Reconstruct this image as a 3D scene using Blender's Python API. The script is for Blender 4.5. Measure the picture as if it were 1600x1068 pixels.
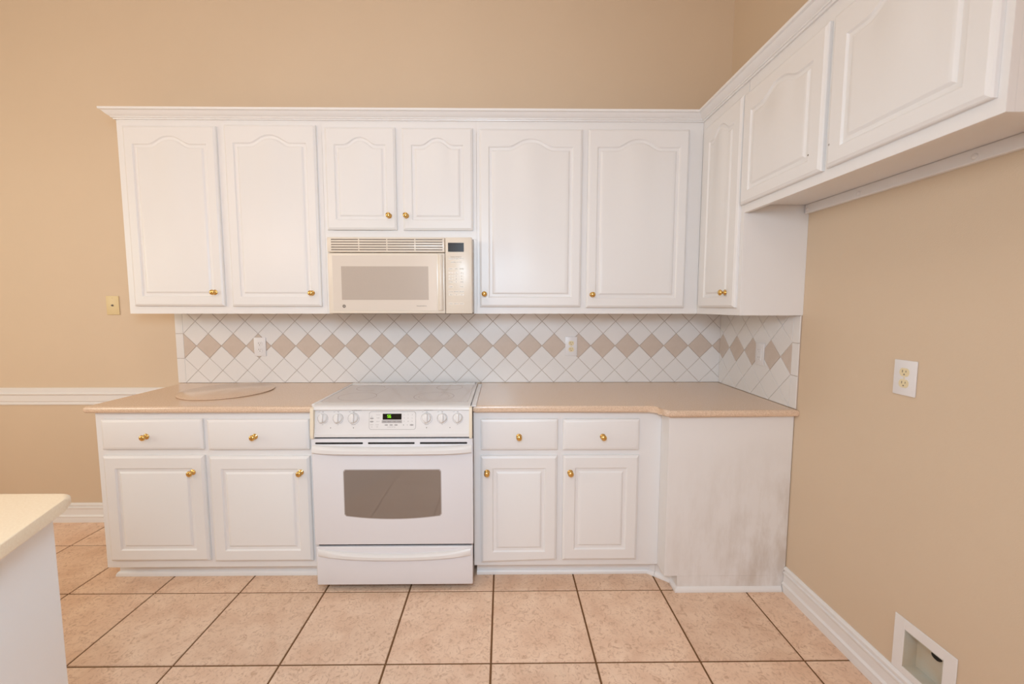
import bpy, bmesh, math, random
from mathutils import Vector, Matrix
for o in list(bpy.data.objects): bpy.data.objects.remove(o)
S = bpy.context.scene; COL = S.collection
random.seed(7)

# ------------------------------------------------------------------ camera, world, lights, exposure
cam_d = bpy.data.cameras.new('camera'); cam = bpy.data.objects.new('camera', cam_d); COL.objects.link(cam); S.camera = cam
cam_d.sensor_width = 36; cam_d.lens = 646.94/1600*36
cam_d.shift_x = (800-792.44)/1600; cam_d.shift_y = -(534-531.3)/1600
cam_d.clip_start = 0.02
yw, pt, rl = 0.0106, -0.0825, 0.0004
fwd = Vector((math.sin(yw)*math.cos(pt), math.cos(yw)*math.cos(pt), math.sin(pt)))
rt = Vector((math.cos(yw), -math.sin(yw), 0)); up = rt.cross(fwd)
rt, up = rt*math.cos(rl)+up*math.sin(rl), up*math.cos(rl)-rt*math.sin(rl)
M = Matrix((rt, up, -fwd)).transposed().to_4x4(); M.translation = Vector((0.9138, -2.6323, 1.4033))
cam.matrix_world = M
cam_d.dof.use_dof = True; cam_d.dof.focus_distance = 2.15; cam_d.dof.aperture_fstop = 2.8

W = bpy.data.worlds.new('world'); S.world = W; W.use_nodes = True
W.node_tree.nodes['Background'].inputs[0].default_value = (0.80, 0.90, 1.0, 1)
W.node_tree.nodes['Background'].inputs[1].default_value = 1.0

def area(name, loc, target, sx, sy, power, col):
    l = bpy.data.lights.new(name, 'AREA'); l.shape = 'RECTANGLE'; l.size = sx; l.size_y = sy; l.energy = power; l.color = col
    o = bpy.data.objects.new(name, l); COL.objects.link(o); o.location = loc
    o.rotation_euler = (Vector(target)-Vector(loc)).to_track_quat('-Z', 'Y').to_euler(); return o
area('window_daylight', (0.65, -5.38, 1.85), (0.65, 0, 1.4), 2.2, 1.7, 27, (1.0, 0.86, 0.78))
area('side_fill_light', (-3.55, -1.8, 1.7), (0, -0.9, 1.2), 1.6, 1.4, 45, (0.97, 1.0, 0.84))  # added fill from the left; the left wall has no window
area('pendant_lamp_warm', (-1.6, -2.9, 2.4), (-0.9, 0, 1.0), 0.7, 0.7, 15.5, (1.0, 0.78, 0.62))
area('overhead_fill_light', (0.2, -2.2, 3.75), (0.3, -1.2, 0), 1.2, 1.2, 10, (1.0, 0.91, 0.84))  # added overhead fill that lifts the upper walls, counters and floor
area('photographer_flash', (0.78, -2.75, 1.85), (-0.1, -0.3, 0.7), 0.5, 0.5, 28, (0.55, 0.79, 1.0))
S.view_settings.view_transform = 'Standard'; S.view_settings.look = 'None'
S.view_settings.gamma = 1; S.view_settings.use_curve_mapping = False
S.view_settings.exposure = -0.06

# ------------------------------------------------------------------ materials
def lin(c):
    return tuple((v/255/12.92 if v/255 <= 0.04045 else ((v/255+0.055)/1.055)**2.4) for v in c)+(1,)
MATS = {}
def mat(name, rgb, rough=0.5, metal=0.0, bump=0.0, bscale=200, var=0.0, vscale=3.0, rgb2=None, coat=0.0, spec=0.5, emit=None, estr=0):
    """rgb sRGB 0-255; optional noise mix to rgb2 (colour variation) and noise bump"""
    m = bpy.data.materials.new(name); m.use_nodes = True; nt = m.node_tree; b = nt.nodes['Principled BSDF']
    b.inputs['Base Color'].default_value = lin(rgb); b.inputs['Roughness'].default_value = rough
    b.inputs['Metallic'].default_value = metal; b.inputs['Coat Weight'].default_value = coat; b.inputs['Specular IOR Level'].default_value = spec
    if emit: b.inputs['Emission Color'].default_value = lin(emit); b.inputs['Emission Strength'].default_value = estr
    tc = nt.nodes.new('ShaderNodeTexCoord')
    if rgb2:
        n = nt.nodes.new('ShaderNodeTexNoise'); n.inputs['Scale'].default_value = vscale; n.inputs['Detail'].default_value = 6
        r = nt.nodes.new('ShaderNodeValToRGB'); r.color_ramp.elements[0].position = 0.5-var; r.color_ramp.elements[1].position = 0.5+var
        r.color_ramp.elements[0].color = lin(rgb); r.color_ramp.elements[1].color = lin(rgb2)
        nt.links.new(tc.outputs['Object'], n.inputs['Vector']); nt.links.new(n.outputs['Fac'], r.inputs['Fac']); nt.links.new(r.outputs['Color'], b.inputs['Base Color'])
    if bump:
        n = nt.nodes.new('ShaderNodeTexNoise'); n.inputs['Scale'].default_value = bscale; n.inputs['Detail'].default_value = 4
        bp = nt.nodes.new('ShaderNodeBump'); bp.inputs['Strength'].default_value = bump; bp.inputs['Distance'].default_value = 0.002
        nt.links.new(tc.outputs['Object'], n.inputs['Vector']); nt.links.new(n.outputs['Fac'], bp.inputs['Height']); nt.links.new(bp.outputs['Normal'], b.inputs['Normal'])
    MATS[name] = m; return m
paint = mat('white_cabinet_paint', (236, 232, 230), 0.36, spec=0.4, bump=0.05, bscale=60)
islandw = mat('light_lifted_island_white', (248, 245, 244), 0.35, bump=0.04, bscale=60)  # cabinet white made lighter, standing in for light the island side lacks
trimw = mat('white_trim_paint', (238, 234, 232), 0.35, bump=0.04, bscale=80)
wallm = mat('tan_wall_paint', (221, 198, 172), 0.65, bump=0.25, bscale=260, rgb2=(218, 195, 169), var=0.2, vscale=1.5)
ceilm = mat('ceiling_paint', (240, 236, 228), 0.8)
counter = mat('beige_speckled_countertop', (214, 184, 158), 0.20, rgb2=(234, 206, 181), var=0.12, vscale=260)
islandm = mat('cream_island_top', (250, 230, 200), 0.35, rgb2=(243, 220, 188), var=0.15, vscale=200)
whitetile = mat('white_glazed_tile', (236, 232, 230), 0.18)
beigetile = mat('beige_glazed_tile', (214, 198, 186), 0.22, rgb2=(209, 192, 179), var=0.2, vscale=20)
wgrout = mat('pale_brown_grout', (188, 170, 156), 0.9)
fgrout = mat('brown_floor_grout', (120, 84, 52), 0.95, bump=0.4, bscale=300)
enamel = mat('white_appliance_enamel', (230, 226, 228), 0.22)
enamel2 = mat('white_appliance_plastic', (232, 227, 224), 0.32)
bisque = mat('bisque_plastic', (232, 219, 203), 0.30)
bisque_d = mat('bisque_window_screen', (196, 181, 168), 0.22, rgb2=(188, 174, 162), var=0.1, vscale=900)
bisque_g = mat('bisque_door_glass', (226, 213, 200), 0.15)
ivory = mat('ivory_plastic', (236, 219, 180), 0.35)
ivory_p = mat('pale_ivory_cap', (236, 221, 198), 0.35)
ivory_d = mat('aged_ivory_plate', (226, 203, 156), 0.45)
whitep = mat('white_plate_plastic', (236, 232, 232), 0.35)
brass = mat('polished_brass', (226, 188, 116), 0.18, metal=1.0)
black = mat('black_void', (12, 11, 11), 0.6)
dark = mat('dark_display_glass', (44, 33, 24), 0.25, spec=0.2)
darkb = mat('black_display_glass', (14, 11, 10), 0.12)
ovenglass = mat('smoky_oven_glass', (132, 118, 108), 0.03, spec=1.0)
ovenedge = mat('oven_window_frit', (178, 168, 164), 0.2)
glasstop = mat('pale_ceramic_glass', (214, 202, 196), 0.06, rgb2=(209, 196, 190), var=0.1, vscale=400)
ringm = mat('burner_ring_print', (168, 152, 142), 0.12)
print_g = mat('grey_print', (168, 160, 156), 0.5)
print_d = mat('dark_print', (120, 108, 98), 0.5)
led = mat('green_led', (120, 200, 20), 0.5, emit=(140, 225, 20), estr=1.3)
keym = mat('grey_key', (178, 172, 170), 0.4)
boxin = mat('galvanised_box_interior', (206, 206, 196), 0.5, rgb2=(206, 188, 162), var=0.2, vscale=9)
steel = mat('window_glass_pane', (200, 215, 230), 0.05)

def floor_tile_mat():
    m = bpy.data.materials.new('beige_stone_floor_tile'); m.use_nodes = True; nt = m.node_tree; b = nt.nodes['Principled BSDF']; L = nt.links.new
    tc = nt.nodes.new('ShaderNodeTexCoord'); oi = nt.nodes.new('ShaderNodeObjectInfo')
    off = nt.nodes.new('ShaderNodeVectorMath'); off.operation = 'SCALE'; off.inputs[0].default_value = (13, 7, 5); L(oi.outputs['Random'], off.inputs['Scale'])
    add = nt.nodes.new('ShaderNodeVectorMath'); L(tc.outputs['Object'], add.inputs[0]); L(off.outputs[0], add.inputs[1])
    n1 = nt.nodes.new('ShaderNodeTexNoise'); n1.inputs['Scale'].default_value = 9; n1.inputs['Detail'].default_value = 8; n1.inputs['Distortion'].default_value = 0.6
    n2 = nt.nodes.new('ShaderNodeTexNoise'); n2.inputs['Scale'].default_value = 38; n2.inputs['Detail'].default_value = 10; n2.inputs['Roughness'].default_value = 0.7; n2.inputs['Distortion'].default_value = 2.0
    L(add.outputs[0], n1.inputs['Vector']); L(add.outputs[0], n2.inputs['Vector'])
    r1 = nt.nodes.new('ShaderNodeValToRGB'); e = r1.color_ramp.elements; e[0].position = 0.3; e[0].color = lin((230, 191, 162)); e[1].position = 0.72; e[1].color = lin((247, 215, 188))
    r2 = nt.nodes.new('ShaderNodeValToRGB'); e = r2.color_ramp.elements; e[0].position = 0.34; e[0].color = (0, 0, 0, 1); e[1].position = 0.50; e[1].color = (1, 1, 1, 1)
    L(n1.outputs['Fac'], r1.inputs['Fac']); L(n2.outputs['Fac'], r2.inputs['Fac'])
    mx = nt.nodes.new('ShaderNodeMix'); mx.data_type = 'RGBA'; mx.blend_type = 'MIX'
    L(r2.outputs['Color'], mx.inputs['Factor']); mx.inputs['A'].default_value = lin((205, 164, 135)); L(r1.outputs['Color'], mx.inputs['B'])
    hs = nt.nodes.new('ShaderNodeHueSaturation'); mr = nt.nodes.new('ShaderNodeMapRange'); mr.inputs['To Min'].default_value = 0.96; mr.inputs['To Max'].default_value = 1.04
    L(oi.outputs['Random'], mr.inputs['Value']); L(mr.outputs[0], hs.inputs['Value']); L(mx.outputs['Result'], hs.inputs['Color']); L(hs.outputs[0], b.inputs['Base Color'])
    b.inputs['Roughness'].default_value = 0.42
    bp = nt.nodes.new('ShaderNodeBump'); bp.inputs['Strength'].default_value = 0.35; bp.inputs['Distance'].default_value = 0.002; L(n2.outputs['Fac'], bp.inputs['Height']); L(bp.outputs[0], b.inputs['Normal'])
    return m
tilem = floor_tile_mat()
def scuffed_paint():
    m = bpy.data.materials.new('scuffed_white_panel'); m.use_nodes = True; nt = m.node_tree; b = nt.nodes['Principled BSDF']; L = nt.links.new
    tc = nt.nodes.new('ShaderNodeTexCoord'); mp = nt.nodes.new('ShaderNodeMapping'); mp.inputs['Scale'].default_value = (7, 7, 2.2)
    n = nt.nodes.new('ShaderNodeTexNoise'); n.inputs['Scale'].default_value = 1.6; n.inputs['Detail'].default_value = 7; n.inputs['Roughness'].default_value = 0.62
    L(tc.outputs['Object'], mp.inputs[0]); L(mp.outputs[0], n.inputs['Vector'])
    r = nt.nodes.new('ShaderNodeValToRGB'); e = r.color_ramp.elements; e[0].position = 0.0; e[0].color = lin((236, 232, 230)); e[1].position = 0.6; e[1].color = lin((214, 204, 196))
    sx = nt.nodes.new('ShaderNodeSeparateXYZ'); L(tc.outputs['Object'], sx.inputs[0])
    mz = nt.nodes.new('ShaderNodeMapRange'); mz.inputs['From Min'].default_value = 0.80; mz.inputs['From Max'].default_value = 0.25; L(sx.outputs['Z'], mz.inputs['Value'])
    mx = nt.nodes.new('ShaderNodeMapRange'); mx.inputs['From Min'].default_value = -0.25; mx.inputs['From Max'].default_value = 0.30; mx.inputs['To Min'].default_value = 0.25; L(sx.outputs['X'], mx.inputs['Value'])
    mn = nt.nodes.new('ShaderNodeMapRange'); mn.inputs['From Min'].default_value = 0.42; mn.inputs['From Max'].default_value = 0.75; L(n.outputs['Fac'], mn.inputs['Value'])
    m1 = nt.nodes.new('ShaderNodeMath'); m1.operation = 'MULTIPLY'; L(mz.outputs[0], m1.inputs[0]); L(mx.outputs[0], m1.inputs[1])
    m2 = nt.nodes.new('ShaderNodeMath'); m2.operation = 'MULTIPLY'; L(m1.outputs[0], m2.inputs[0]); L(mn.outputs[0], m2.inputs[1])
    L(m2.outputs[0], r.inputs[0]); L(r.outputs[0], b.inputs['Base Color']); b.inputs['Roughness'].default_value = 0.4
    return m
scuff = scuffed_paint()

# ------------------------------------------------------------------ helpers
ORG = {}
def link(o, parent, org):
    COL.objects.link(o); ORG[o.name] = Vector(org)
    if parent is not None:
        o.parent = parent; o.location = Vector(org)-ORG[parent.name]
    else: o.location = org
def tag(o, label=None, cat=None, group=None, kind=None):
    for k, v in (('label', label), ('category', cat), ('group', group), ('kind', kind)):
        if v: o[k] = v
    return o
def thing(name, loc, label=None, cat=None, group=None, kind=None):
    o = bpy.data.objects.new(name, None); o.empty_display_size = 0.05; link(o, None, loc); return tag(o, label, cat, group, kind)
def obj(name, bm, m, parent=None, org=None, smooth=False):
    """bm in world coordinates; one mesh object with its origin at the parent's base (or org)"""
    if org is None: org = ORG[parent.name] if parent is not None else (0, 0, 0)
    bmesh.ops.transform(bm, matrix=Matrix.Translation(-Vector(org)), verts=bm.verts)
    bmesh.ops.recalc_face_normals(bm, faces=bm.faces)
    me = bpy.data.meshes.new(name); bm.to_mesh(me); bm.free()
    for x in (m if isinstance(m, (list, tuple)) else [m]): me.materials.append(x)
    if smooth:
        me.shade_smooth()
        if smooth != 'all': me.set_sharp_from_angle(angle=math.radians(smooth if smooth is not True else 35))
    o = bpy.data.objects.new(name, me); link(o, parent, org); return o
def inst(name, me, parent, org, rot=None):
    o = bpy.data.objects.new(name, me); link(o, parent, org)
    if rot: o.rotation_euler = rot
    return o
def bx(bm, x0, x1, y0, y1, z0, z1, bev=0, seg=2, mi=0):
    n = bmesh.ops.create_cube(bm, size=1); vs = n['verts']
    bmesh.ops.transform(bm, matrix=Matrix.Translation(((x0+x1)/2, (y0+y1)/2, (z0+z1)/2)) @ Matrix.Diagonal((abs(x1-x0), abs(y1-y0), abs(z1-z0), 1)), verts=vs)
    fs = {f for v in vs for f in v.link_faces}
    for f in fs: f.material_index = mi
    if bev:
        es = list({e for v in vs for e in v.link_edges}); bmesh.ops.bevel(bm, geom=es, offset=bev, segments=seg, profile=0.5, affect='EDGES')
    return bm
def box(*a, **k): return bx(bmesh.new(), *a, **k)
def prism(bm, pts, axis, a, b, bev=0, seg=2):
    """pts: 2D outline; axis 'z': (x,y) extruded a..b in z; 'y': (x,z); 'x': (y,z)"""
    def P(p, h): return {'z': (p[0], p[1], h), 'y': (p[0], h, p[1]), 'x': (h, p[0], p[1])}[axis]
    v0 = [bm.verts.new(P(p, a)) for p in pts]; v1 = [bm.verts.new(P(p, b)) for p in pts]; n = len(pts)
    f0 = bm.faces.new(v0); f1 = bm.faces.new(v1)
    for i in range(n): bm.faces.new((v0[i], v0[(i+1) % n], v1[(i+1) % n], v1[i]))
    if bev:
        es = list(f0.edges)+list(f1.edges); bmesh.ops.bevel(bm, geom=es, offset=bev, segments=seg, profile=0.5, affect='EDGES')
    return bm
def lathe(prof, n=20, mtx=None, bm=None):
    """prof: (r, h) along +Z"""
    bm = bm or bmesh.new(); rings = []
    new = []
    for r, h in prof:
        if r < 1e-6: rings.append([bm.verts.new((0, 0, h))])
        else: rings.append([bm.verts.new((r*math.cos(2*math.pi*i/n), r*math.sin(2*math.pi*i/n), h)) for i in range(n)])
        new += rings[-1]
    for a, b in zip(rings, rings[1:]):
        for i in range(n):
            j = (i+1) % n
            if len(a) == 1 and len(b) == 1: continue
            if len(a) == 1: bm.faces.new((a[0], b[i], b[j]))
            elif len(b) == 1: bm.faces.new((a[i], a[j], b[0]))
            else: bm.faces.new((a[i], a[j], b[j], b[i]))
    if mtx: bmesh.ops.transform(bm, matrix=mtx, verts=new)
    return bm
def sweep(path, prof, z0):
    """sweep profile (out, up) along XY polyline; outward is right-hand side of travel; mitred corners"""
    bm = bmesh.new(); n = len(path); rows = []
    for i, p in enumerate(path):
        p = Vector(p)
        d0 = (p-Vector(path[i-1])).normalized() if i else None
        d1 = (Vector(path[i+1])-p).normalized() if i < n-1 else None
        n0 = Vector((d0.y, -d0.x)) if d0 else None; n1 = Vector((d1.y, -d1.x)) if d1 else None
        if n0 is None: m = n1
        elif n1 is None: m = n0
        else: m = (n0+n1)/(1+n0.dot(n1))
        rows.append([bm.verts.new((p.x+m.x*o, p.y+m.y*o, z0+u)) for o, u in prof])
    k = len(prof)
    for a, b in zip(rows, rows[1:]):
        for j in range(k): bm.faces.new((a[j], a[(j+1) % k], b[(j+1) % k], b[j]))
    bm.faces.new(rows[0]); bm.faces.new(rows[-1]); return bm
def clip_poly(poly, x0, x1, y0, y1):
    def cl(ps, f, inter):
        out = []
        for i in range(len(ps)):
            a, b = ps[i-1], ps[i]
            if f(b):
                if not f(a): out.append(inter(a, b))
                out.append(b)
            elif f(a): out.append(inter(a, b))
        return out
    for ax, v, s in ((0, x0, 1), (0, x1, -1), (1, y0, 1), (1, y1, -1)):
        if not poly: break
        def it(a, b, ax=ax, v=v):
            t = (v-a[ax])/(b[ax]-a[ax]); return tuple(a[k]+t*(b[k]-a[k]) for k in (0, 1))
        poly = cl(poly, lambda p, ax=ax, v=v, s=s: s*(p[ax]-v) >= -1e-9, it)
    out = []
    for p in poly:
        if not out or (abs(p[0]-out[-1][0])+abs(p[1]-out[-1][1])) > 1e-5: out.append(p)
    if len(out) > 2 and abs(out[0][0]-out[-1][0])+abs(out[0][1]-out[-1][1]) < 1e-5: out.pop()
    return out
def area2(p): return abs(sum(p[i-1][0]*p[i][1]-p[i][0]*p[i-1][1] for i in range(len(p))))/2

# measured layout (metres): X along the back wall from the range's left edge, Y=0 back wall, camera at -Y
RX = 2.3098; YF = -0.6084; YU = -0.2945; ZC = 0.915; ZCB = 0.883; ZU = 1.3602; ZT = 2.400; FX = 2.0126; PANEL = -0.7148
LX, RY, CH = -3.6, -5.5, 3.9

# ------------------------------------------------------------------ the room
def struct(name, bm, m, **k): o = obj(name, bm, m, **k); o['kind'] = 'structure'; return o
fl = struct('floor', box(LX, RX, RY, 0, -0.06, -0.003), fgrout)
s = 0.4155; gx0, gy0 = 0.8665, -0.6929; g = 0.0038
full = None
for i in range(-11, 4):
    for j in range(-12, 3):
        x0, x1, y1 = gx0+i*s+g, gx0+(i+1)*s-g, gy0+(j+1)*s-g; y0 = y1-s+2*g
        cx0, cx1, cy0, cy1 = max(x0, LX+.001), min(x1, RX-.001), max(y0, RY+.001), min(y1, -.001)
        if cx1-cx0 < 0.01 or cy1-cy0 < 0.01: continue
        whole = abs(cx1-cx0-x1+x0)+abs(cy1-cy0-y1+y0) < 1e-5
        org = (cx0, cy0, -0.003)
        if whole and full: inst('tile', full, fl, org)
        else:
            bm = bmesh.new(); vs = [bm.verts.new(v) for v in ((cx0, cy0, -.003), (cx1, cy0, -.003), (cx1, cy1, -.003), (cx0, cy1, -.003))]
            b = .0015; vt = [bm.verts.new(v) for v in ((cx0+b, cy0+b, 0), (cx1-b, cy0+b, 0), (cx1-b, cy1-b, 0), (cx0+b, cy1-b, 0))]
            bm.faces.new(vt); [bm.faces.new((vs[k], vs[(k+1) % 4], vt[(k+1) % 4], vt[k])) for k in range(4)]; bm.faces.new(vs)
            o = obj('tile', bm, tilem, fl, org=org)
            if whole: full = o.data
struct('wall_back', box(LX-.1, RX+.1, 0, 0.12, -0.06, CH), wallm)
BXY0, BXY1, BXZ0, BXZ1 = -1.428, -1.297, 0.150, 0.289      # hole of the recessed outlet box in the right wall
bm = bmesh.new()
bx(bm, RX, RX+.12, RY, BXY0, -0.06, CH); bx(bm, RX, RX+.12, BXY1, 0, -0.06, CH)
bx(bm, RX, RX+.12, BXY0, BXY1, -0.06, BXZ0); bx(bm, RX, RX+.12, BXY0, BXY1, BXZ1, CH)
bmesh.ops.remove_doubles(bm, verts=bm.verts, dist=1e-5)
struct('wall_right', bm, wallm)
struct('wall_left', box(LX-.12, LX, RY, 0, -0.06, CH), wallm)
bm = bmesh.new(); WX0, WX1, WZ0, WZ1 = -0.30, 2.00, 0.95, 2.75
bx(bm, LX, WX0, RY-.12, RY, -0.06, CH); bx(bm, WX1, RX, RY-.12, RY, -0.06, CH)
bx(bm, WX0, WX1, RY-.12, RY, -0.06, WZ0); bx(bm, WX0, WX1, RY-.12, RY, WZ1, CH)
struct('wall_rear', bm, wallm)
struct('ceiling', box(LX-.12, RX+.12, RY-.12, 0.12, CH, CH+.1), ceilm)
wn = thing('window_1', ((WX0+WX1)/2, RY-.06, WZ0), kind='structure')
bm = bmesh.new()
for a in (WX0+.001, (WX0+WX1)/2-.02, WX1-.041): bx(bm, a, a+.04, RY-.09, RY-.03, WZ0+.001, WZ1-.001)
for a in (WZ0+.001, (WZ0+WZ1)/2-.02, WZ1-.041): bx(bm, WX0+.001, WX1-.001, RY-.085, RY-.035, a, a+.04)
obj('window_frame', bm, trimw, wn)
# baseboards and chair rail
BB = [(0, 0), (.018, 0), (.0185, .012), (.017, .024), (.0165, .034), (.0195, .037), (.0200, .041), (.0165, .045), (.0120, .050), (.0110, .086), (.0145, .091), (.0155, .095), (.0145, .099), (.0085, .102), (.0085, .107), (.0135, .111), (.0130, .118), (.004, .126), (0, .126)]
struct('baseboard_back', sweep([(LX, 0), (-1.088, 0)], BB, 0), trimw, smooth=30)
struct('baseboard_right', sweep([(RX, -0.706), (RX, RY)], BB, 0), trimw, smooth=30)
CR = [(0, 0), (.008, 0), (.010, .010), (.006, .016), (.012, .024), (.013, .062), (.022, .068), (.024, .074), (.016, .080), (.018, .104), (.008, .110), (0, .110)]
struct('trim_1', sweep([(LX, 0), (-1.1285, 0)], CR, 0.775), trimw, smooth=30)

# ------------------------------------------------------------------ doors, drawers and knobs
KNOB = lathe([(0, 0), (.0135, 0), (.0145, .0012), (.0135, .0028), (.0075, .004), (.0055, .008), (.0055, .013), (.0085, .0165), (.0125, .0195), (.0145, .024), (.0135, .0285), (.009, .032), (0, .0333)], 20)
kme = bpy.data.meshes.new('knob'); bmesh.ops.recalc_face_normals(KNOB, faces=KNOB.faces); KNOB.to_mesh(kme); KNOB.free(); kme.materials.append(brass); kme.shade_smooth()
def knob(parent, p, side='back', label=None):
    rot = (math.radians(90), 0, 0) if side == 'back' else (0, math.radians(-90), 0)
    o = inst('knob', kme, parent, p, rot)
    o['label'] = 'polished brass knob'
    return o
def frame_map(side, plane):
    """door-local (u right, v up, d outward) to world. back run faces -Y; right run faces -X (u runs towards the viewer)"""
    if side == 'back': return lambda u, v, d: (u, plane-d, v)
    return lambda u, v, d: (plane-d, -u, v)
def contour(u0, u1, v0, v1, arch, wa, N=28):
    """closed loop of 2+2+N points; arched top"""
    pts = [(u0, v0), (u1, v0)]; c = (u0+u1)/2
    for k in range(N+1):
        u = u1+(u0-u1)*k/N; t = abs(u-c)/wa if wa else 9
        h = arch*(0.5+0.5*math.cos(math.pi*t**1.25)) if t < 1 else 0
        pts.append((u, v1+h))
    return pts
def panel_door(name, u0, u1, v0, v1, side, plane, parent, arch=0.0, mt=0.052, ms=0.050, mb=0.052, T=0.019, skew=0.0, slope=.027):
    mp = frame_map(side, plane); bm = bmesh.new(); wa = (u1-u0)*0.23 if arch else 0; e = .0055
    if arch: vt = v1-mt-arch
    else: vt = v1-mt
    def outer(off, d):
        c = contour(u0+ms, u1-ms, v0+mb, vt, 0, 0); out = []
        for k, (u, v) in enumerate(c):
            if k == 0: q = (u0+off, v0+off)
            elif k == 1: q = (u1-off, v0+off)
            else: q = (u1-off+(u0+off-u1+off)*(k-2)/28, v1-off)
            out.append((q[0], q[1]+skew*(q[0]-u0)*(1 if q[1] < (v0+v1)/2 else 0), d))
        return out
    def inner(off, d): return [(u, v, d) for u, v in contour(u0+ms+off, u1-ms-off, v0+mb+off, vt-off, arch, max(wa-off*0.35, .01) if wa else 0)]
    loops = [outer(0, 0), outer(0, T-.009), outer(.003, T-.005), outer(e, T-.004), outer(e+.004, T-.001), outer(e+.006, T), inner(0, T), inner(.0015, T-.0012), inner(.0055, T-.0062), inner(.0085, T-.0070), inner(slope-.008, T-.0066), inner(slope-.001, T-.0014), inner(slope+.001, T-.0006)]
    rows = [[bm.verts.new(mp(*p)) for p in l] for l in loops]; n = len(rows[0])
    for a, b in zip(rows, rows[1:]):
        for i in range(n): bm.faces.new((a[i], a[(i+1) % n], b[(i+1) % n], b[i]))
    bm.faces.new(rows[0])
    # inner raised field: fan strips between the arched edge and the bottom edge
    r = rows[-1]; top = r[2:]; bot = [r[1]]
    N = len(top)-1; b1, b0 = r[1], r[0]
    prev = b1
    low = [b1]+[bm.verts.new(b1.co.lerp(b0.co, k/N)) for k in range(1, N)]+[b0]
    for k in range(N): bm.faces.new((low[k], top[k], top[k+1], low[k+1]))
    return obj(name, bm, paint, parent, smooth=25)
def drawer_front(u0, u1, v0, v1, plane, parent, T=0.019):
    bm = bmesh.new(); mp = frame_map('back', plane)
    def L(o, d): return [bm.verts.new(mp(u, v, d)) for u, v in ((u0+o, v0+o), (u1-o, v0+o), (u1-o, v1-o), (u0+o, v1-o))]
    rows = [L(0, 0), L(0, T-.008), L(.003, T-.005), L(.006, T-.004), L(.013, T-.0005), L(.015, T)]
    for a, b in zip(rows, rows[1:]):
        for i in range(4): bm.faces.new((a[i], a[(i+1) % 4], b[(i+1) % 4], b[i]))
    bm.faces.new(rows[0]); bm.faces.new(rows[-1]); return obj('drawer', bm, paint, parent, smooth=25)
def bars(rects, side, plane, parent, name='face_frame', T=.019, m=None):
    mp = frame_map(side, plane); bm = bmesh.new()
    for u0, u1, v0, v1 in rects:
        a, b = mp(u0, v0, 0), mp(u1, v1, -T)
        bx(bm, min(a[0], b[0]), max(a[0], b[0]), min(a[1], b[1]), max(a[1], b[1]), v0, v1)
    return obj(name, bm, m or paint, parent)

# upper cabinets on the back wall
def upper(x0, x1, zb, label, doors, stiles, end_l=False):
    t = thing('upper_cabinet', ((x0+x1)/2, YU, zb), label, 'cabinet', 'upper cabinets on the back wall')
    obj('carcass', box(x0+.0005, x1-.0005, YU+.0195, -.0005, zb+.012, ZT-.001), paint, t)
    r = [(x0+.0001, x1-.0001, zb, zb+.048), (x0+.0001, x1-.0001, 2.340, ZT)]+[(a, b, zb+.048, 2.340) for a, b in stiles]
    bars(r, 'back', YU, t)
    for (u0, u1, v0, v1, kx, kz, ar) in doors:
        d = panel_door('door', u0, u1, v0, v1, 'back', YU-.0005, t, arch=ar); knob(d, (kx, YU-.0195, kz))
    return t
upper(-1.1647, -.067, ZU, 'tall white double-door upper cabinet at the left end, beside the microwave', [(-1.125, -.629, 1.402, 2.364, -.675, 1.478, .042), (-.587, -.094, 1.400, 2.372, -.141, 1.474, .042)], [(-1.1642, -1.09), (-.655, -.56), (-.12, -.0675)])
upper(-.067, .770, 1.770, 'short white two-door upper cabinet directly above the microwave', [(-.048, .333, 1.819, 2.362, .294, 1.894, .038), (.368, .751, 1.818, 2.360, .387, 1.894, .038)], [(-.0665, -.02), (.31, .39), (.72, .7695)])
upper(.770, FX-.0005, ZU, 'tall white double-door upper cabinet between microwave and inside corner', [(.786, 1.349, 1.398, 2.357, .812, 1.470, .042), (1.379, 1.932, 1.394, 2.358, 1.412, 1.467, .042)], [(.7705, .82), (1.32, 1.41), (1.90, FX-.001)])

fb = bpy.data.objects['upper_cabinet.001']
obj('filler_strip', box(-.0665, -.0105, YU, YU+.019, ZU+.0005, 1.7695), paint, fb)
obj('filler_strip', box(.7515, .7695, YU, YU+.019, ZU+.0005, 1.7695), paint, fb)
# right-run upper cabinets
FXP = FX
t = thing('upper_cabinet', (FX, -.5, ZU), 'narrow tall single-door white cabinet in the right corner, brass knob', 'cabinet', 'cabinets on the right wall')
obj('carcass', box(FX+.0195, RX-.0005, PANEL+.0005, -.0005, ZU+.001, ZT-.001), paint, t)
obj('end_panel', box(FX+.002, RX-.0005, PANEL-.0035, PANEL, ZU, 1.8255), paint, t)
bars([(-YU+.0005, -PANEL+.003, ZU, ZU+.048), (-YU+.0005, -PANEL, 2.335, ZT), (-YU+.0005, .36, ZU+.048, 2.335), (.66, -PANEL+.003, ZU+.048, 2.335)], 'right', FX, t)
d = panel_door('door', .340, .694, 1.396, 2.350, 'right', FX-.0005, t, arch=.040, ms=.058); knob(d, (FX-.0195, -.620, 1.469), 'right')
t = thing('fridge_cabinet', (FX, -1.22, 1.8263), 'short two-door white cabinet over the refrigerator space on the right wall, without knobs', 'cabinet', 'cabinets on the right wall')
FE = -1.7014
obj('carcass', box(FX+.0195, RX-.0005, FE+.0195, PANEL-.004, 1.862, ZT-.001), paint, t)
obj('end_panel', box(FX+.0195, RX-.0005, FE, FE+.019, 1.8263, ZT-.001), paint, t)
bars([(-PANEL+.004, -FE, 1.8263, 1.875), (-PANEL+.004, -FE, 2.335, ZT), (-PANEL+.004, .76, 1.875, 2.335), (1.16, 1.24, 1.875, 2.335), (1.655, -FE, 1.875, 2.335)], 'right', FX, t)
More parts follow.
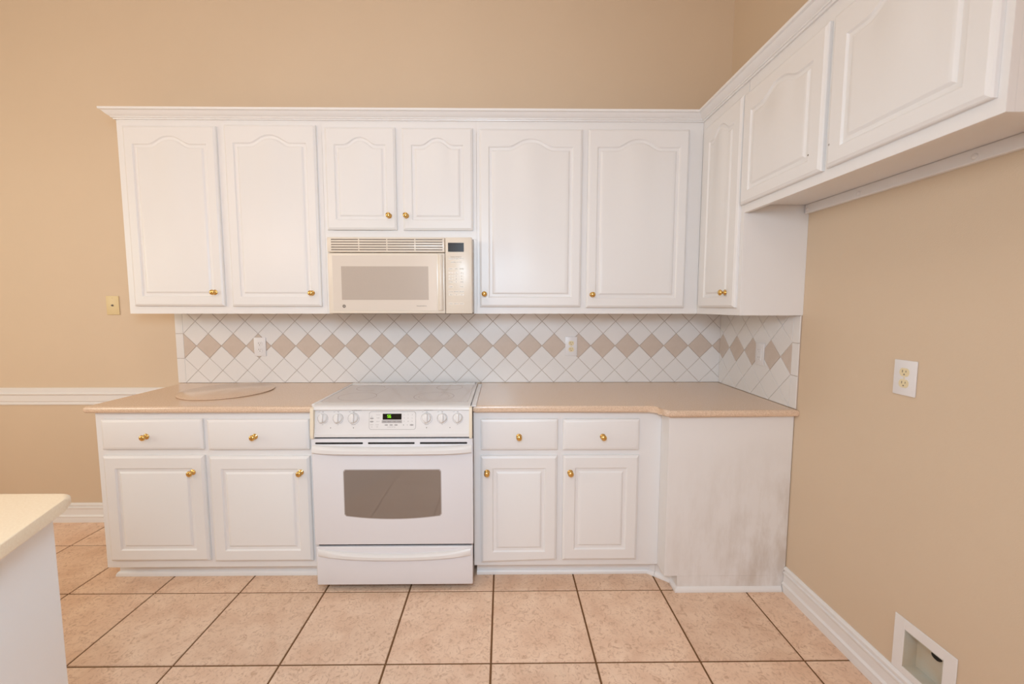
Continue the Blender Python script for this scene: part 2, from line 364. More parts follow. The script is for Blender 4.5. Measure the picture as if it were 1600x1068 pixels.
bm = bmesh.new(); bx(bm, RX-.020, RX-.0006, FE+.0195, PANEL-.0037, 1.8215, 1.8615, bev=.002, seg=1)
cl = obj('mounting_rail', bm, paint, t)
for yy in (-.735, -1.005, -1.40):
    obj('screw_cap', lathe([(.0085, 0), (.0085, .002), (.006, .0045), (0, .0052)], 16, Matrix.Translation((RX-.0200, yy, 1.838)) @ Matrix.Rotation(-math.pi/2, 4, 'Y')), enamel2, cl, smooth='all')
d1 = panel_door('door', .706, 1.188, 1.862, 2.345, 'right', FX-.0005, t, arch=.036, ms=.058)
d2 = panel_door('door', 1.211, 1.684, 1.864, 2.345, 'right', FX-.0005, t, arch=.036, ms=.058)
for d, yy in ((d1, -1.131), (d2, -1.225)):
    obj('screw_hole', lathe([(0, 0), (.0032, 0), (.0032, .0004), (0, .0004)], 12, Matrix.Translation((FX-.0195, yy, 1.935)) @ Matrix.Rotation(-math.pi/2, 4, 'Y')), print_d if yy > -1.2 else print_g, d)

# crown moulding along both runs
CP = [(0, 0), (.008, 0), (.010, .006), (.016, .007), (.017, .011), (.022, .014), (.030, .020), (.037, .028), (.041, .033), (.046, .034), (.050, .036), (.051, .046), (0, .046)]
cm = obj('crown_molding', sweep([(-1.1647, -.001), (-1.1647, YU), (FX, YU), (FX, FE), (RX-.001, FE)], CP, ZT+.0003), trimw, org=(.5, YU, ZT), smooth=28)
tag(cm, 'white crown molding running along the tops of all the upper cabinets', 'molding')

# base cabinets
def base(x0, x1, label, drawers, doors, stiles, toe_poly, left_end=False):
    t = thing('base_cabinet', ((x0+x1)/2, YF, 0), label, 'cabinet', 'base cabinets on the back wall')
    obj('carcass', box(x0+.0005, x1-.0005, YF+.0195, -.0005, .0795, ZCB-.0005), paint, t)
    bars([(x0+.0005, x1-.0005, .079, .128), (x0+.0005, x1-.0005, .650, .706), (x0+.0005, x1-.0005, .84, ZCB-.0005)]+[(a, b, z0, z1) for a, b in stiles for z0, z1 in ((.128, .650), (.706, .84))], 'back', YF, t)
    k = obj('toe_kick', prism(bmesh.new(), toe_poly, 'z', 0.0005, .0785), trimw, t)
    for a in drawers: d = drawer_front(*a[:4], YF-.0005, t); knob(d, (a[4], YF-.0195, a[5]))
    for a in doors: d = panel_door('door', *a[:4], 'back', YF-.0005, t, skew=a[6] if len(a) > 6 else 0, mt=.062, ms=.058, mb=.058); knob(d, (a[4], YF-.0195, a[5]))
    return t, k
SHOE = [(0, 0), (.013, 0), (.013, .008), (.010, .016), (.004, .022), (0, .024)]
tl, k = base(-1.0944, -.0050, 'left white base cabinet with two drawers over two doors, under the free counter end',
     [(-1.058, -.565, .697, .849, -.835, .765), (-.541, -.043, .694, .847, -.306, .763)],
     [(-1.061, -.566, .121, .666, -.620, .584), (-.541, -.046, .116, .661, -.088, .581)], [(-1.0939, -1.03), (-.59, -.51), (-.07, -.0055)],
     [(-1.086, -.001), (-1.086, -.553), (-.009, -.553), (-.009, -.001)])
obj('shoe_molding', sweep([(-1.086, -.003), (-1.086, -.553), (-.009, -.553)], SHOE, .0005), trimw, k, smooth=30)
tr, k = base(.7668, 1.7087, 'right white base cabinet with two drawers over two doors, beside the range',
     [(.804, 1.187, .689, .845, .994, .759), (1.213, 1.594, .688, .844, 1.410, .758)],
     [(.803, 1.186, .102, .659, .835, .577, .030), (1.215, 1.595, .113, .660, 1.250, .575)], [(.7673, .83), (1.16, 1.24), (1.56, 1.7082)],
     [(.778, -.001), (.778, -.556), (1.676, -.556), (1.7082, -.583), (1.7082, -.001)])
obj('shoe_molding', sweep([(.778, -.556), (1.676, -.556), (1.7082, -.583)], SHOE, .0005), trimw, k, smooth=30)
PE = -.7038
t = thing('corner_base_cabinet', (2.0, PE, 0), 'scuffed plain white end panel of the corner base cabinet against the right wall', 'cabinet')
obj('carcass', box(1.7092, RX-.0005, PE+.0065, -.0005, .0795, ZCB-.0005), paint, t)
bm = bmesh.new(); bx(bm, 1.7092, RX-.004, PE, PE+.006, .0795, ZCB-.0005); obj('end_panel', bm, scuff, t)
k = obj('toe_kick', prism(bmesh.new(), [(1.7092, -.001), (1.7092, -.5838), (1.762, -.628), (1.772, -.640), (1.772, PE), (RX-.0006, PE), (RX-.0006, -.001)], 'z', .0005, .0790), scuff, t)
obj('shoe_molding', sweep([(1.7092, -.5838), (1.760, -.626), (1.772, -.640), (1.772, PE), (RX-.022, PE)], SHOE, .0005), trimw, k, smooth=30)
obj('filler_strip', box(1.7085, 1.7092, PE+.001, YF-.0006, .0800, ZCB-.001), paint, t)

# countertops
def flat_caps(o):
    for f in o.data.polygons:
        if len(f.vertices) > 4: f.use_smooth = False
def slab(name, pts, m, parent=None, org=(0, 0, 0), z0=ZCB, z1=ZC, r=.0125, label=None, cat=None):
    bm = prism(bmesh.new(), pts, 'z', z0, z1, bev=r, seg=5); o = obj(name, bm, m, parent, org=org, smooth=40); flat_caps(o); tag(o, label, cat); return o
YCF = -.640
slab('countertop', [(-1.127, -.001), (-1.127, YCF+.012), (-1.1235, YCF+.0035), (-1.115, YCF), (-.003, YCF), (-.003, -.001)], counter, org=(-.56, -.3, ZC),
     label='left beige speckled countertop with a free end, holding the round board', cat='countertop')
pts = [(.7675, -.001), (.7675, YCF), (1.628, YCF)]
for a in range(1, 9):
    an = math.radians(90-a*70/8); pts.append((1.628+.048*math.cos(an), YCF-.048+.048*math.sin(an)))
pts += [(1.6760, -.690), (1.6765, -.705), (1.678, -.722), (1.686, -.731), (1.698, -.733), (RX-.001, -.733), (RX-.001, -.001)]
slab('countertop', pts, counter, org=(1.5, -.3, ZC), label='right beige speckled countertop turning the corner to the right wall', cat='countertop')

# round board lying on the left counter
b = obj('round_board', lathe([(0, .0005), (.234, .0005), (.238, .003), (.238, .006), (.235, .0075), (0, .0075)], 72, Matrix.Translation((-.665, -.268, ZC))), counter, org=(-.665, -.268, ZC), smooth=30)
tag(b, 'thin round beige board lying flat on the left countertop', 'board')

# ------------------------------------------------------------------ tiled backsplashes
def backsplash(name, label, side, length_lo, length_hi, u_joint, strip, loc, holes):
    """u: along wall. back: u=x. right: u=-y (corner at 0)."""
    t = thing(name, loc, label, 'backsplash', 'diamond tile backsplashes')
    p = .156; zc = 1.151; z0, z1 = ZC+.0006, ZU-.0006; gr = .0020
    if side == 'back': P = lambda u, v, d: (u, -.0006-d, v)
    else: P = lambda u, v, d: (RX-.0006-d, -u, v)
    a, b = P(length_lo, z0, 0), P(length_hi, z1, .0045)
    obj('grout_bed', box(min(a[0], b[0]), max(a[0], b[0]), min(a[1], b[1]), max(a[1], b[1]), z0, z1), wgrout, t)
    lo, hi = (strip[1]+.0012, length_hi-.0005) if strip[0] < (length_lo+length_hi)/2 else (length_lo+.009, strip[0]-.0012)
    cache = {}
    def tile(poly, m, nm='tile'):
        if len(poly) < 3 or area2(poly) < 1.5e-5: return
        cu = sum(q[0] for q in poly)/len(poly); cv = sum(q[1] for q in poly)/len(poly)
        key = (tuple((round(q[0]-cu, 4), round(q[1]-cv, 4)) for q in poly), m.name); org = P(cu, cv, .004)
        if key in cache: return inst(nm, cache[key], t, org)
        bm = bmesh.new()
        v0 = [bm.verts.new(P(q[0], q[1], .004)) for q in poly]; v1 = [bm.verts.new(P(q[0], q[1], .0062)) for q in poly]
        v2 = []
        for q in poly:
            dx, dy = cu-q[0], cv-q[1]; L = math.hypot(dx, dy); k = min(.0018/L, .4); v2.append(bm.verts.new(P(q[0]+dx*k, q[1]+dy*k, .0075)))
        n = len(poly); bm.faces.new(v2); bm.faces.new(v0)
        for A, B in ((v0, v1), (v1, v2)):
            for i in range(n): bm.faces.new((A[i], A[(i+1) % n], B[(i+1) % n], B[i]))
        o = obj(nm, bm, m, t, org=org); cache[key] = o.data; return o
    for i in range(-3, 60):
        for j in range(-4, 4):
            if (i+j) % 2: continue
            cu, cv = u_joint+p/2+i*p/2, zc+j*p/2; h = p/2-gr/1.4
            if cu+h < lo or cu-h > hi: continue
            poly = clip_poly([(cu-h, cv), (cu, cv-h), (cu+h, cv), (cu, cv+h)], lo, hi, z0+.001, z1-.001)
            tile(poly, beigetile if j == 0 else whitetile)
    for a, b in ((z0+.001, zc-p/2-.0011), (zc-p/2+.0011, zc+p/2-.0011), (zc+p/2+.0011, z1-.001)):
        tile([(strip[0], a), (strip[1], a), (strip[1], b), (strip[0], b)], whitetile, 'border_tile')
    return t
backsplash('tiled_backsplash', 'long white backsplash with a row of beige diamond tiles on the back wall', 'back', -1.1485, RX-.0005, -1.021-.156, (-1.148, -1.1005), (.58, 0, ZC), [])
t = backsplash('tiled_backsplash', 'short tiled backsplash with beige diamonds on the right wall, in the corner', 'right', .001, .716, .1215-.156*2, (.670, .7155), (RX, -.36, ZC), [])

# ------------------------------------------------------------------ outlets and plates
def outlet(loc, side, label, w=.074, h=.118, face=whitep, recep=whitep, kind='duplex', group='electrical outlets'):
    t = thing('wall_outlet', loc, label, 'outlet', group)
    X, Y, Z = loc
    def P(u, v, d): return (X+u, Y-d, Z+v) if side == 'back' else (X-d, Y-u, Z+v)
    def blk(u0, u1, v0, v1, d0, d1, bev=0, bm=None):
        a, b = P(u0, v0, d0), P(u1, v1, d1)
        return bx(bm or bmesh.new(), min(a[0], b[0]), max(a[0], b[0]), min(a[1], b[1]), max(a[1], b[1]), min(a[2], b[2]), max(a[2], b[2]), bev=bev)
    obj('cover_plate', blk(-w/2, w/2, -h/2, h/2, .0003, .006, bev=.0022), face, t, smooth=30)
    rot = Matrix.Rotation(math.pi/2, 4, 'X') if side == 'back' else Matrix.Rotation(-math.pi/2, 4, 'Y')
    if kind == 'duplex':
        for zc in (.0195, -.0195):
            pts = []
            for k in range(24):
                a = 2*math.pi*k/24; u, v = .0172*math.cos(a), .0172*math.sin(a); pts.append((u, max(-.0142, min(.0142, v))))
            bm = bmesh.new(); v0 = [bm.verts.new(P(u, v+zc, .0055)) for u, v in pts]; v1 = [bm.verts.new(P(u, v+zc, .0078)) for u, v in pts]
            bm.faces.new(v0); bm.faces.new(v1)
            for i in range(24): bm.faces.new((v0[i], v0[(i+1) % 24], v1[(i+1) % 24], v1[i]))
            r = obj('receptacle', bm, recep, t)
            bm = blk(-.0075, -.0050, zc-.001, zc+.0075, .0076, .0080); blk(.0050, .0072, zc+.0005, zc+.0068, .0076, .0080, bm=bm)
            lathe([(.0026, -.0003), (.0026, .0002), (0, .0002)], 12, Matrix.Translation(P(0, zc-.0075, .0078)) @ rot, bm)
            obj('slot', bm, print_d, r)
        obj('screw', lathe([(.0032, -.0005), (.0032, .0006), (.002, .0012), (0, .0013)], 12, Matrix.Translation(P(0, 0, .006)) @ rot), recep, t, smooth='all')
    elif kind == 'block':
        r = obj('receptacle', blk(-.017, .017, -.0335, .0335, .0055, .0085, bev=.001), recep, t)
        bm = bmesh.new()
        for zc in (.020, -.020):
            blk(-.0075, -.0050, zc-.001, zc+.0075, .0084, .0088, bm=bm); blk(.0050, .0072, zc+.0005, zc+.0068, .0084, .0088, bm=bm); blk(-.002, .002, zc-.009, zc-.006, .0084, .0088, bm=bm)
        obj('slot', bm, print_g, r)
        obj('test_button', blk(-.008, .008, -.0055, .0055, .0084, .0096, bev=.0005), recep, r)
    elif kind == 'cable':
        obj('coax_jack', lathe([(.0065, -.0005), (.0065, .001), (.0045, .001), (.0045, .007), (.002, .007), (.0015, .003), (0, .003)], 14, Matrix.Translation(P(0, 0, .006)) @ rot), [print_d], t, smooth=30)
        for v in (.047, -.047):
            obj('screw', lathe([(.003, -.0005), (.003, .0006), (0, .0011)], 12, Matrix.Translation(P(0, v, .006)) @ rot), recep, t, smooth='all')
    return t
outlet((-.620, -.0083, 1.146), 'back', 'white duplex outlet on the backsplash left of the range')
outlet((1.349, -.0083, 1.148), 'back', 'white duplex outlet with ivory sockets on the backsplash right of the range', w=.076, h=.122, recep=ivory)
outlet((RX-.0083, -.430, 1.146), 'right', 'white outlet with square face on the backsplash of the right wall', w=.072, kind='block')
outlet((RX-.0003, -1.229, 1.156), 'right', 'white duplex outlet with ivory sockets on the bare tan right wall', w=.080, h=.122, recep=ivory)
outlet((-1.528, -.0003, 1.406), 'back', 'yellowed ivory cable plate on the tan wall left of the upper cabinets', w=.078, h=.117, face=ivory_d, recep=ivory_d, kind='cable', group=None)

# recessed box in the right wall above the baseboard
t = thing('recessed_wall_box', (RX, -1.362, .1265), 'white framed recessed supply box low in the right wall above the baseboard', 'wall box')
bm = bmesh.new(); o0, o1, p0, p1 = -1.464, -1.262, .1262, .3245; D0, D1 = RX-.0045, RX-.0004
bx(bm, D0, D1, o0, BXY0+.002, p0, p1, bev=.0015, seg=1); bx(bm, D0, D1, BXY1-.002, o1, p0, p1, bev=.0015, seg=1)
bx(bm, D0, D1, BXY0, BXY1, p0, BXZ0+.002, bev=.0015, seg=1); bx(bm, D0, D1, BXY0, BXY1, BXZ1-.002, p1, bev=.0015, seg=1)
obj('frame', bm, trimw, t)
bm = bmesh.new(); q = RX-.003; e = RX+.045; y0, y1, z0, z1 = BXY0+.0025, BXY1-.0025, BXZ0+.0025, BXZ1-.0025
bx(bm, q, e, y0, y0+.002, z0, z1); bx(bm, q, e, y1-.002, y1, z0, z1); bx(bm, q, e, y0, y1, z0, z0+.002); bx(bm, q, e, y0, y1, z1-.002, z1); bx(bm, e-.002, e, y0, y1, z0, z1)
obj('box_liner', bm, boxin, t)
bm = prism(bmesh.new(), [(-1.367+.016*math.cos(a*math.pi/12), .246+.011*math.sin(a*math.pi/12)) for a in range(24)], 'x', e-.006, e-.0022)
obj('pipe_hole', bm, black, t)

# ------------------------------------------------------------------ microwave
MF = -.4135
t = thing('microwave_oven', (.37, MF, 1.3632), 'bisque over-the-range microwave with vent grille and keypad', 'microwave')
obj('body', box(-.009, .750, MF+.030, -.009, 1.3665, 1.7635, bev=.003), bisque, t)
bm = bmesh.new()
obj('bottom_plate', box(-.004, .745, MF+.03, -.012, 1.3595, 1.3663), print_g, t)
g = obj('vent_grille', box(-.010, .6075, MF, MF+.0295, 1.6855, 1.7635, bev=.004), bisque, t, smooth=30)
for k in range(5):
    z = 1.6955+k*.0133
    for a in range(4):
        x0 = .012+a*.1475; sl = obj('slot', box(x0, x0+.1415, MF-.0006, MF+.002, z, z+.0042), print_d, g)
        bm = box(x0, x0+.1415, MF-.004, MF+.002, z+.0042, z+.0068, bev=.001, seg=1); obj('louver', bm, bisque, g)
d = obj('door', box(-.010, .6075, MF, MF+.0295, 1.3632, 1.6815, bev=.005, seg=3), bisque, t, smooth=30)
obj('door_glass', box(.014, .565, MF-.0016, MF+.001, 1.378, 1.6685, bev=.001), bisque_g, d)
obj('window', box(.061, .520, MF-.0020, MF, 1.4355, 1.6115), bisque_d, d)
prof = [(0, 0), (.006, -.010), (.016, -.013), (.026, -.008), (.030, 0)]
bm = bmesh.new(); prism(bm, [(.570+a, MF+.004+b) for a, b in [(0, 0), (.002, -.012), (.008, -.018), (.018, -.019), (.026, -.014), (.029, 0)]], 'z', 1.379, 1.674, bev=.003, seg=2)
obj('handle', bm, bisque, d, smooth=50)
lg = obj('emblem', lathe([(.0085, 0), (.0085, .0008), (.0068, .0008), (.0068, .0004), (0, .0004)], 24, Matrix.Translation((.071, MF-.0016, 1.402)) @ Matrix.Rotation(math.pi/2, 4, 'X')), print_d, d)
def text(name, s_, size, loc, m, parent, rot=(math.pi/2, 0, 0), align='CENTER', ext=.0001, sx=1.0):
    c = bpy.data.curves.new('tmp', 'FONT'); c.body = s_; c.size = size; c.align_x = align; c.align_y = 'CENTER'; c.extrude = ext; c.resolution_u = 2
    tmp = bpy.data.objects.new('tmp', c); COL.objects.link(tmp); dg = bpy.context.evaluated_depsgraph_get()
    me = bpy.data.meshes.new_from_object(tmp.evaluated_get(dg)); bpy.data.objects.remove(tmp); me.materials.clear(); me.materials.append(m)
    o = inst(name, me, parent, loc, rot); o.scale = (sx, 1, 1); return o
text('lettering', 'GE', .0085, (.071, MF-.0026, 1.402), bisque, d)
text('lettering', 'SPACEMAKER XL', .0072, (.482, MF-.0020, 1.403), print_d, d)
p = obj('control_panel', box(.610, .750, MF-.001, MF+.0295, 1.3632, 1.7635, bev=.004), bisque, t, smooth=30)
obj('display', box(.6255, .7085, MF-.0022, MF, 1.688, 1.7345), dark, p)
text('lettering', 'SENSOR CONTROLS', .0062, (.667, MF-.0013, 1.661), print_d, p)
rowz = [(1.652, 3, ['POPCORN', 'BEVERAGE', 'REHEAT']), (1.634, 2, ['VEGETABLE', 'POTATO']), (1.599, 3, ['COOK', 'TIME', 'DEFROST']), (1.578, 3, ['1', '2', '3']), (1.561, 3, ['4', '5', '6']), (1.546, 3, ['7', '8', '9']),
        (1.530, 3, ['POWER', '0', 'TIMER']), (1.505, 2, ['CLEAR', 'START']), (1.479, 3, ['CLOCK', 'MEMORY', 'REMIND']), (1.463, 3, ['VENT', 'HI', 'LO']), (1.415, 3, ['LIGHT', 'ADD 30', 'DELAY'])]
for z, n, ls in rowz:
    for i, s_ in enumerate(ls):
        x = .667+(i-(n-1)/2)*(.0285 if n == 3 else (.030 if z > 1.6 else .057))
        k = obj('key', box(x-.0125, x+.0125, MF-.0018, MF, z-.0058, z+.0058, bev=.0004, seg=1), bisque, p)
        text('lettering', s_, .0062 if len(s_) > 1 else .009, (x, MF-.0019, z), print_d, k, sx=.8 if len(s_) > 6 else 1)

# ------------------------------------------------------------------ range
YD = -.6896
t = thing('electric_range', (.38, YD, 0), 'white slide-in electric range with glass cooktop and oven window', 'range')
obj('body', box(.004, .762, -.640, -.03, .030, .885), enamel, t)
obj('gap_shadow_panel', box(.006, .760, -.668, -.6405, .034, .90), black, t)
for x in (.035, .73):
    for y in (-.60, -.08): obj('foot', lathe([(0, .0004), (.016, .0004), (.016, .006), (.008, .010), (.008, .0295)], 14, Matrix.Translation((x, y, 0))), black, t)
# cooktop: glass, rails and front lip
ct = obj('cooktop', box(-.012, .752, -.606, -.062, .9155, .9235, bev=.002), enamel2, t, smooth=30)
obj('glass', box(.000, .7375, -.590, -.132, .9230, .9250, bev=.0008, seg=1), glasstop, ct)
obj('rear_rail', box(-.008, .750, -.129, -.075, .9236, .9285, bev=.002), enamel2, ct, smooth=30)
obj('side_rail', box(.7405, .7575, -.640, -.075, .9160, .9285, bev=.003), enamel2, ct, smooth=30)
obj('side_rail', box(.7600, .7840, -.652, -.092, .9155, .9225, bev=.002), trimw, ct, smooth=30)
obj('side_rail', box(-.0175, -.0010, -.640, -.075, .9160, .9275, bev=.003), enamel2, ct, smooth=30)
lipp = [(-.592, .9160), (-.592, .9262), (-.606, .9285), (-.640, .9290), (-.664, .9272), (-.678, .9225), (-.685, .9155), (-.686, .9095), (-.680, .9085), (-.592, .9085)]
obj('front_lip', prism(bmesh.new(), lipp, 'x', .004, .7575), enamel2, ct, smooth=40)
def ring(cx, cy, r, w=.0024, a0=0, a1=360, bm=None):
    bm = bm or bmesh.new(); n = 64; z = .92515; pr_ = None
    for k in range(n+1):
        a = math.radians(a0+(a1-a0)*k/n); c, s_ = math.cos(a), math.sin(a)
        q = (bm.verts.new((cx+(r-w)*c, cy+(r-w)*s_, z)), bm.verts.new((cx+r*c, cy+r*s_, z)))
        if pr_: bm.faces.new((pr_[0], pr_[1], q[1], q[0]))
        pr_ = q
    return bm
bm = ring(.143, -.457, .098); obj('burner_ring', bm, ringm, ct)
bm = ring(.143, -.235, .080, a0=20, a1=200); ring(.143, -.235, .080, a0=200, a1=300, bm=bm); obj('burner_ring', bm, ringm, ct)
bm = ring(.548, -.457, .106); ring(.548, -.457, .080, bm=bm, w=.001); obj('burner_ring', bm, ringm, ct)
obj('burner_ring', ring(.600, -.215, .076), ringm, ct)
bm = bmesh.new(); vs = [bm.verts.new(v) for v in ((.226, -.405, .92515), (.2275, -.405, .92515), (.2445, -.230, .92515), (.243, -.230, .92515))]; bm.faces.new(vs); obj('burner_ring', bm, ringm, ct)
# control panel (sloped)
PT, PB = (-.672, .9085), (-.6885, .7925)      # (y, z) of the panel's top and bottom edges
cpn = obj('control_panel', prism(bmesh.new(), [PT, (-.6890, .7930), (-.6935, .7915), (-.6935, .7795), (-.688, .7775), (-.6690, .7775), (-.6690, .9085)], 'x', .014, .7525), enamel2, t)
for a, b in ((-.002, .0135), (.7530, .7665)):
    obj('end_cap', prism(bmesh.new(), [(-.660, .9145), (-.668, .9235), (-.689, .9185), (-.6920, .905), (-.7015, .792), (-.7005, .7745), (-.660, .7745)], 'x', a, b, bev=.0015), ivory_p, t, smooth=30)
pd = Vector((0, PB[0]-PT[0], PB[1]-PT[1])).normalized(); pn = Vector((0, pd.z, -pd.y)); pn = -pn if pn.y > 0 else pn
def PP(x, z, d=0.0):
    k = (z-PT[1])/pd.z; return Vector((x, PT[0]+pd.y*k, z))+pn*d
ROT = Matrix((Vector((1, 0, 0)), -pd, pn)).transposed()       # local x right, y up the panel, z outward
def pmat(x, z, d=0): m = ROT.to_4x4(); m.translation = PP(x, z, d); return m
def pbox(x0, x1, z0, z1, d0, d1, bev=0, bm=None):
    m = pmat((x0+x1)/2, (z0+z1)/2, (d0+d1)/2); bm = bm or bmesh.new()
    b2 = box(-(x1-x0)/2, (x1-x0)/2, -(z1-z0)/2, (z1-z0)/2, -(d1-d0)/2, (d1-d0)/2, bev=bev)
    bmesh.ops.transform(b2, matrix=m, verts=b2.verts); me = bpy.data.meshes.new('t'); b2.to_mesh(me); b2.free(); bm.from_mesh(me); bpy.data.meshes.remove(me); return bm
rings6 = [(.052, .869), (.125, .869), (.199, .869), (.548, .869), (.623, .869), (.697, .869)]
for i, (x, z) in enumerate(rings6):
    big = i in (2, 3)
    dial = obj('dial_print', lathe([(.0275 if big else .0255, .0002), (.0275 if big else .0255, .0005), (.0265 if big else .0245, .0005), (.0265 if big else .0245, .0002)], 40, pmat(x, z-.003)), print_g, cpn)
    kb = obj('control_knob', lathe([(0, .0004), (.0225, .0004), (.0225, .003), (.0200, .010), (.0175, .0125), (0, .013)], 32, pmat(x, z)), enamel2, cpn, smooth=40)
    bm = box(-.0070, .0070, -.0195, .0205, .010, .0265, bev=.0035, seg=3)
    bmesh.ops.transform(bm, matrix=pmat(x, z), verts=bm.verts); obj('grip', bm, enamel2, kb, smooth=40)
    obj('mark', pbox(x-.0035, x+.0035, z+.0268, z+.0286, .0001, .0004), print_d, cpn)
for x in (.090, .199, .548, .660): obj('indicator_light', lathe([(.0022, 0), (.0022, .0006), (0, .0008)], 10, pmat(x, .8225)), print_d, cpn)
for x in (.052, .128, .548, .623, .697):
    bm = pbox(x-.006, x+.006, .8075, .8087, .0001, .0004); pbox(x-.006, x-.0048, .8035, .8075, .0001, .0004, bm=bm); pbox(x+.0048, x+.006, .8035, .8075, .0001, .0004, bm=bm)
    obj('pan_mark', bm, print_d, cpn)
for x, s_ in ((.213, 'SURFACE UNITS'), (.556, 'SURFACE UNITS')): text('lettering', s_, .0062, PP(x, .9035, .0003), print_g, cpn, rot=ROT.to_euler())
for i, (x, z) in enumerate(rings6):
    text('lettering', 'OFF', .0052, PP(x-.019, .8965, .0003), print_g, cpn, rot=ROT.to_euler()); text('lettering', ('LF', 'LR', 'FRONT', 'FRONT', 'RR', 'RF')[i], .0062, PP(x, .837, .0003), print_g, cpn, rot=ROT.to_euler())
def rrect(x0, x1, y0, y1, r, n=5):
    out = []
    for cx, cy, a0 in ((x1-r, y1-r, 0), (x0+r, y1-r, 90), (x0+r, y0+r, 180), (x1-r, y0+r, 270)):
        for k in range(n+1): a = math.radians(a0+90*k/n); out.append((cx+r*math.cos(a), cy+r*math.sin(a)))
    return out
m0 = pmat(.385, .856); outer = rrect(-.112, .112, -.043, .043, .012); inn = rrect(-.1105, .1105, -.0415, .0415, .011)
bm = bmesh.new(); prism(bm, outer, 'z', .0001, .0008); bmesh.ops.transform(bm, matrix=m0, verts=bm.verts); kp = obj('key_panel_rim', bm, print_g, cpn)
bm = bmesh.new(); prism(bm, inn, 'z', .0001, .0011); bmesh.ops.transform(bm, matrix=m0, verts=bm.verts); kp = obj('key_panel', bm, enamel2, cpn)
dsp = obj('display', pbox(.338, .428, .8605, .8885, .0005, .0020), darkb, kp)
# seven-segment "56"
SEG = {'5': 'afgcd', '6': 'afgecd'}
def digit(bm, ch, x, z, h=.0135, w=.0075, q=.0016):
    R = {'a': (0, w, h-q, h), 'g': (0, w, h/2-q/2, h/2+q/2), 'd': (0, w, 0, q), 'f': (0, q, h/2, h), 'b': (w-q, w, h/2, h), 'e': (0, q, 0, h/2), 'c': (w-q, w, 0, h/2)}
    for k in SEG[ch]: a = R[k]; pbox(x+a[0], x+a[1], z+a[2], z+a[3], .0021, .0024, bm=bm)
bm = bmesh.new(); digit(bm, '5', .3605, .8695); digit(bm, '6', .3700, .8695); obj('digits', bm, led, dsp)
st = obj('key_strip', pbox(.334, .430, .8445, .8580, .0005, .0016), keym, kp)
for i, s_ in enumerate(('BAKE', 'BROIL', 'TIME', 'CLEAN')): text('lettering', s_, .0058, PP(.347+i*.0235, .851, .0018), print_d, kp, rot=ROT.to_euler())
def oval(x, z, a, b, m, par):
    bm = bmesh.new(); prism(bm, [(a*math.cos(k*math.pi/10), b*math.sin(k*math.pi/10)) for k in range(20)], 'z', .0005, .0020); bmesh.ops.transform(bm, matrix=pmat(x, z), verts=bm.verts); return obj('key', bm, m, par)
for x in (.356, .379, .402): oval(x, .8355, .0085, .0036, keym, kp)
for z in (.8665, .8515): oval(.286, z, .009, .0040, keym, kp)
oval(.477, .8355, .009, .0040, keym, kp)
for x, z, s_ in ((.286, .8365, 'OVEN'), (.312, .8365, 'LIGHT'), (.286, .8265, 'ON'), (.312, .8265, 'OFF'), (.316, .883, 'CLOCK'), (.286, .876, 'SET'), (.316, .868, 'TIMER'), (.316, .852, 'DELAY'), (.380, .8255, 'COOKTOP ON')):
    text('lettering', s_, .0056, PP(x, z, .0012), print_g, kp, rot=ROT.to_euler())
for i in range(3):
    for j in range(3): text('lettering', str(j*3+i+1), .008, PP(.441+i*.019, .883-j*.0155, .0012), print_g, kp, rot=ROT.to_euler())
text('lettering', '0', .008, PP(.456, .8355, .0012), print_g, kp, rot=ROT.to_euler()); obj('indicator_light', lathe([(.002, 0), (.002, .0014), (0, .0015)], 10, pmat(.438, .8355)), print_d, kp)
# oven door
d = obj('oven_door', box(-.003, .7695, YD, -.6690, .2405, .7695, bev=.004, seg=3), enamel, t, smooth=30)
wp = [(.1485, .600), (.1485, .3985), (.156, .389)]+[(.156+.449*k/14, .389-.0155*(1-(2*k/14-1)**2)) for k in range(1, 14)]+[(.605, .389), (.6125, .3985), (.6125, .600)]
wp = wp[:-1]+[(.6125, .606), (.6045, .6155), (.1565, .6155), (.1485, .606)]; wp = wp[1:]
cx_, cz_ = .3805, .497
for nm, k, m, dep in (('window_border', 1.016, ovenedge, .0006), ('window', 1.0, ovenglass, .0012)):
    pp = [(cx_+(x-cx_)*(k if m is ovenedge else 1), cz_+(z-cz_)*(1+(k-1)*2)) for x, z in wp]
    obj(nm, prism(bmesh.new(), pp, 'y', YD-dep, YD+.001), m, d)
for x0, x1 in ((.0165, .2440), (.2680, .4910), (.5160, .7430)):
    obj('vent_slot', prism(bmesh.new(), rrect(x0, x1, .7442, .7530, .0040), 'y', YD-.0006, YD+.001), black, d)
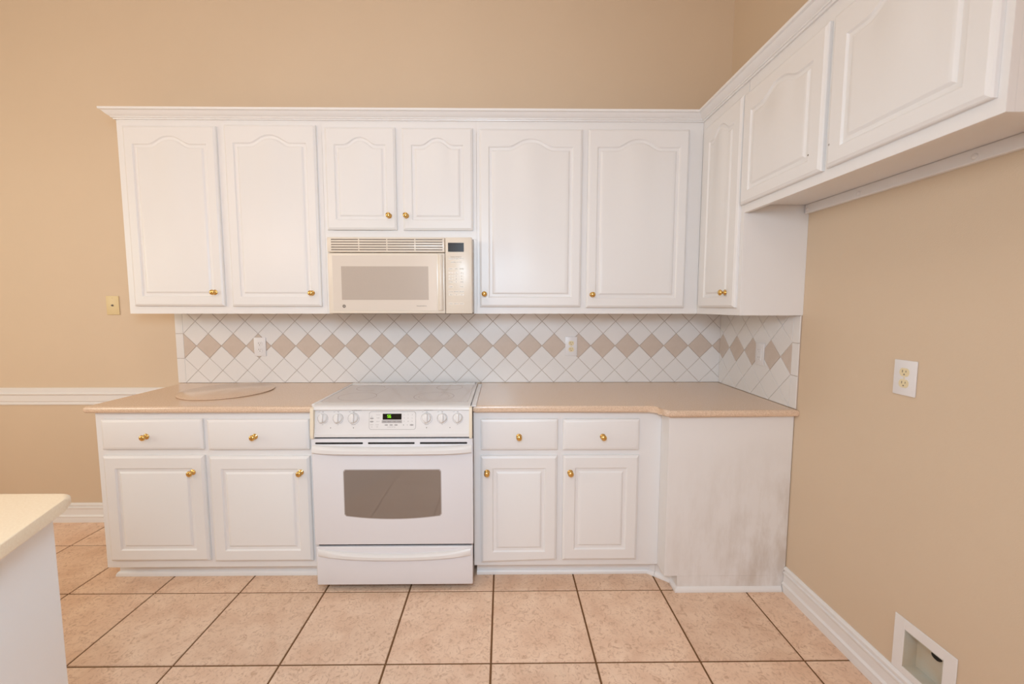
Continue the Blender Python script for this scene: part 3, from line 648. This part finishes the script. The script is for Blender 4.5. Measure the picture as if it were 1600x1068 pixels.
def bow(x0, x1, zlo, zhi, sag_t, sag_b, proud, y0, n=24):
    """bowed grip: upper and lower edges sag to the middle, front swells forward"""
    bm = bmesh.new(); rows = []
    for k in range(n+1):
        u = k/n; x = x0+(x1-x0)*u; f = 1-(2*u-1)**2; f4 = 1-(2*u-1)**6
        zt, zb = zhi-sag_t*f, zlo-sag_b*f; pr_ = proud*(.35+.65*f4); h = zt-zb
        rows.append([bm.verts.new((x, y, z)) for y, z in ((y0, zb), (y0-pr_*.8, zb), (y0-pr_, zb+h*.10), (y0-pr_, zb+h*.60), (y0-pr_*.75, zb+h*.86), (y0-pr_*.45, zb+h*.97), (y0, zt))])
    for a, b in zip(rows, rows[1:]):
        for j in range(7): bm.faces.new((a[j], a[(j+1) % 7], b[(j+1) % 7], b[j]))
    bm.faces.new(rows[0]); bm.faces.new(rows[-1]); return bm
obj('door_handle', bow(.003, .7640, .7030, .7410, .0100, .0015, .034, YD+.0005), enamel2, d, smooth=30)
obj('warming_drawer_shadow', box(.010, .758, -.676, -.6685, .2300, .2400), black, t)
dr = obj('storage_drawer', box(.0005, .7655, YD, -.6690, .0330, .2290, bev=.005, seg=3), enamel, t, smooth=30)
obj('drawer_handle', bow(.012, .7560, .1860, .2200, .0260, .0180, .020, YD+.0005), enamel2, dr, smooth=30)

# ------------------------------------------------------------------ island in the left foreground
C = Vector((-.214, -1.565)); dv = Vector((.37, -.93)).normalized()
def along(p, t_): return (p[0]+dv.x*t_, p[1]+dv.y*t_)
t = thing('kitchen_island', (-.9, -2.1, 0), 'white kitchen island with cream rounded countertop in the left foreground', 'island')
e = along(C, 1.25)
tp = [(C.x-.022, C.y), (C.x-.008, C.y-.004), along(C, .020), along(C, .05), e, (-1.75, e[1]), (-1.75, C.y)]
bm = prism(bmesh.new(), tp, 'z', .8835, ZC, bev=.014, seg=5); flat_caps(obj('countertop', bm, islandm, t, smooth=40))
c2 = Vector((-.2400, -1.600)); e2 = along(c2, 1.19)
obj('carcass', prism(bmesh.new(), [(c2.x, c2.y), e2, (-1.70, e2[1]), (-1.70, c2.y)], 'z', .0005, .8830), islandw, t)
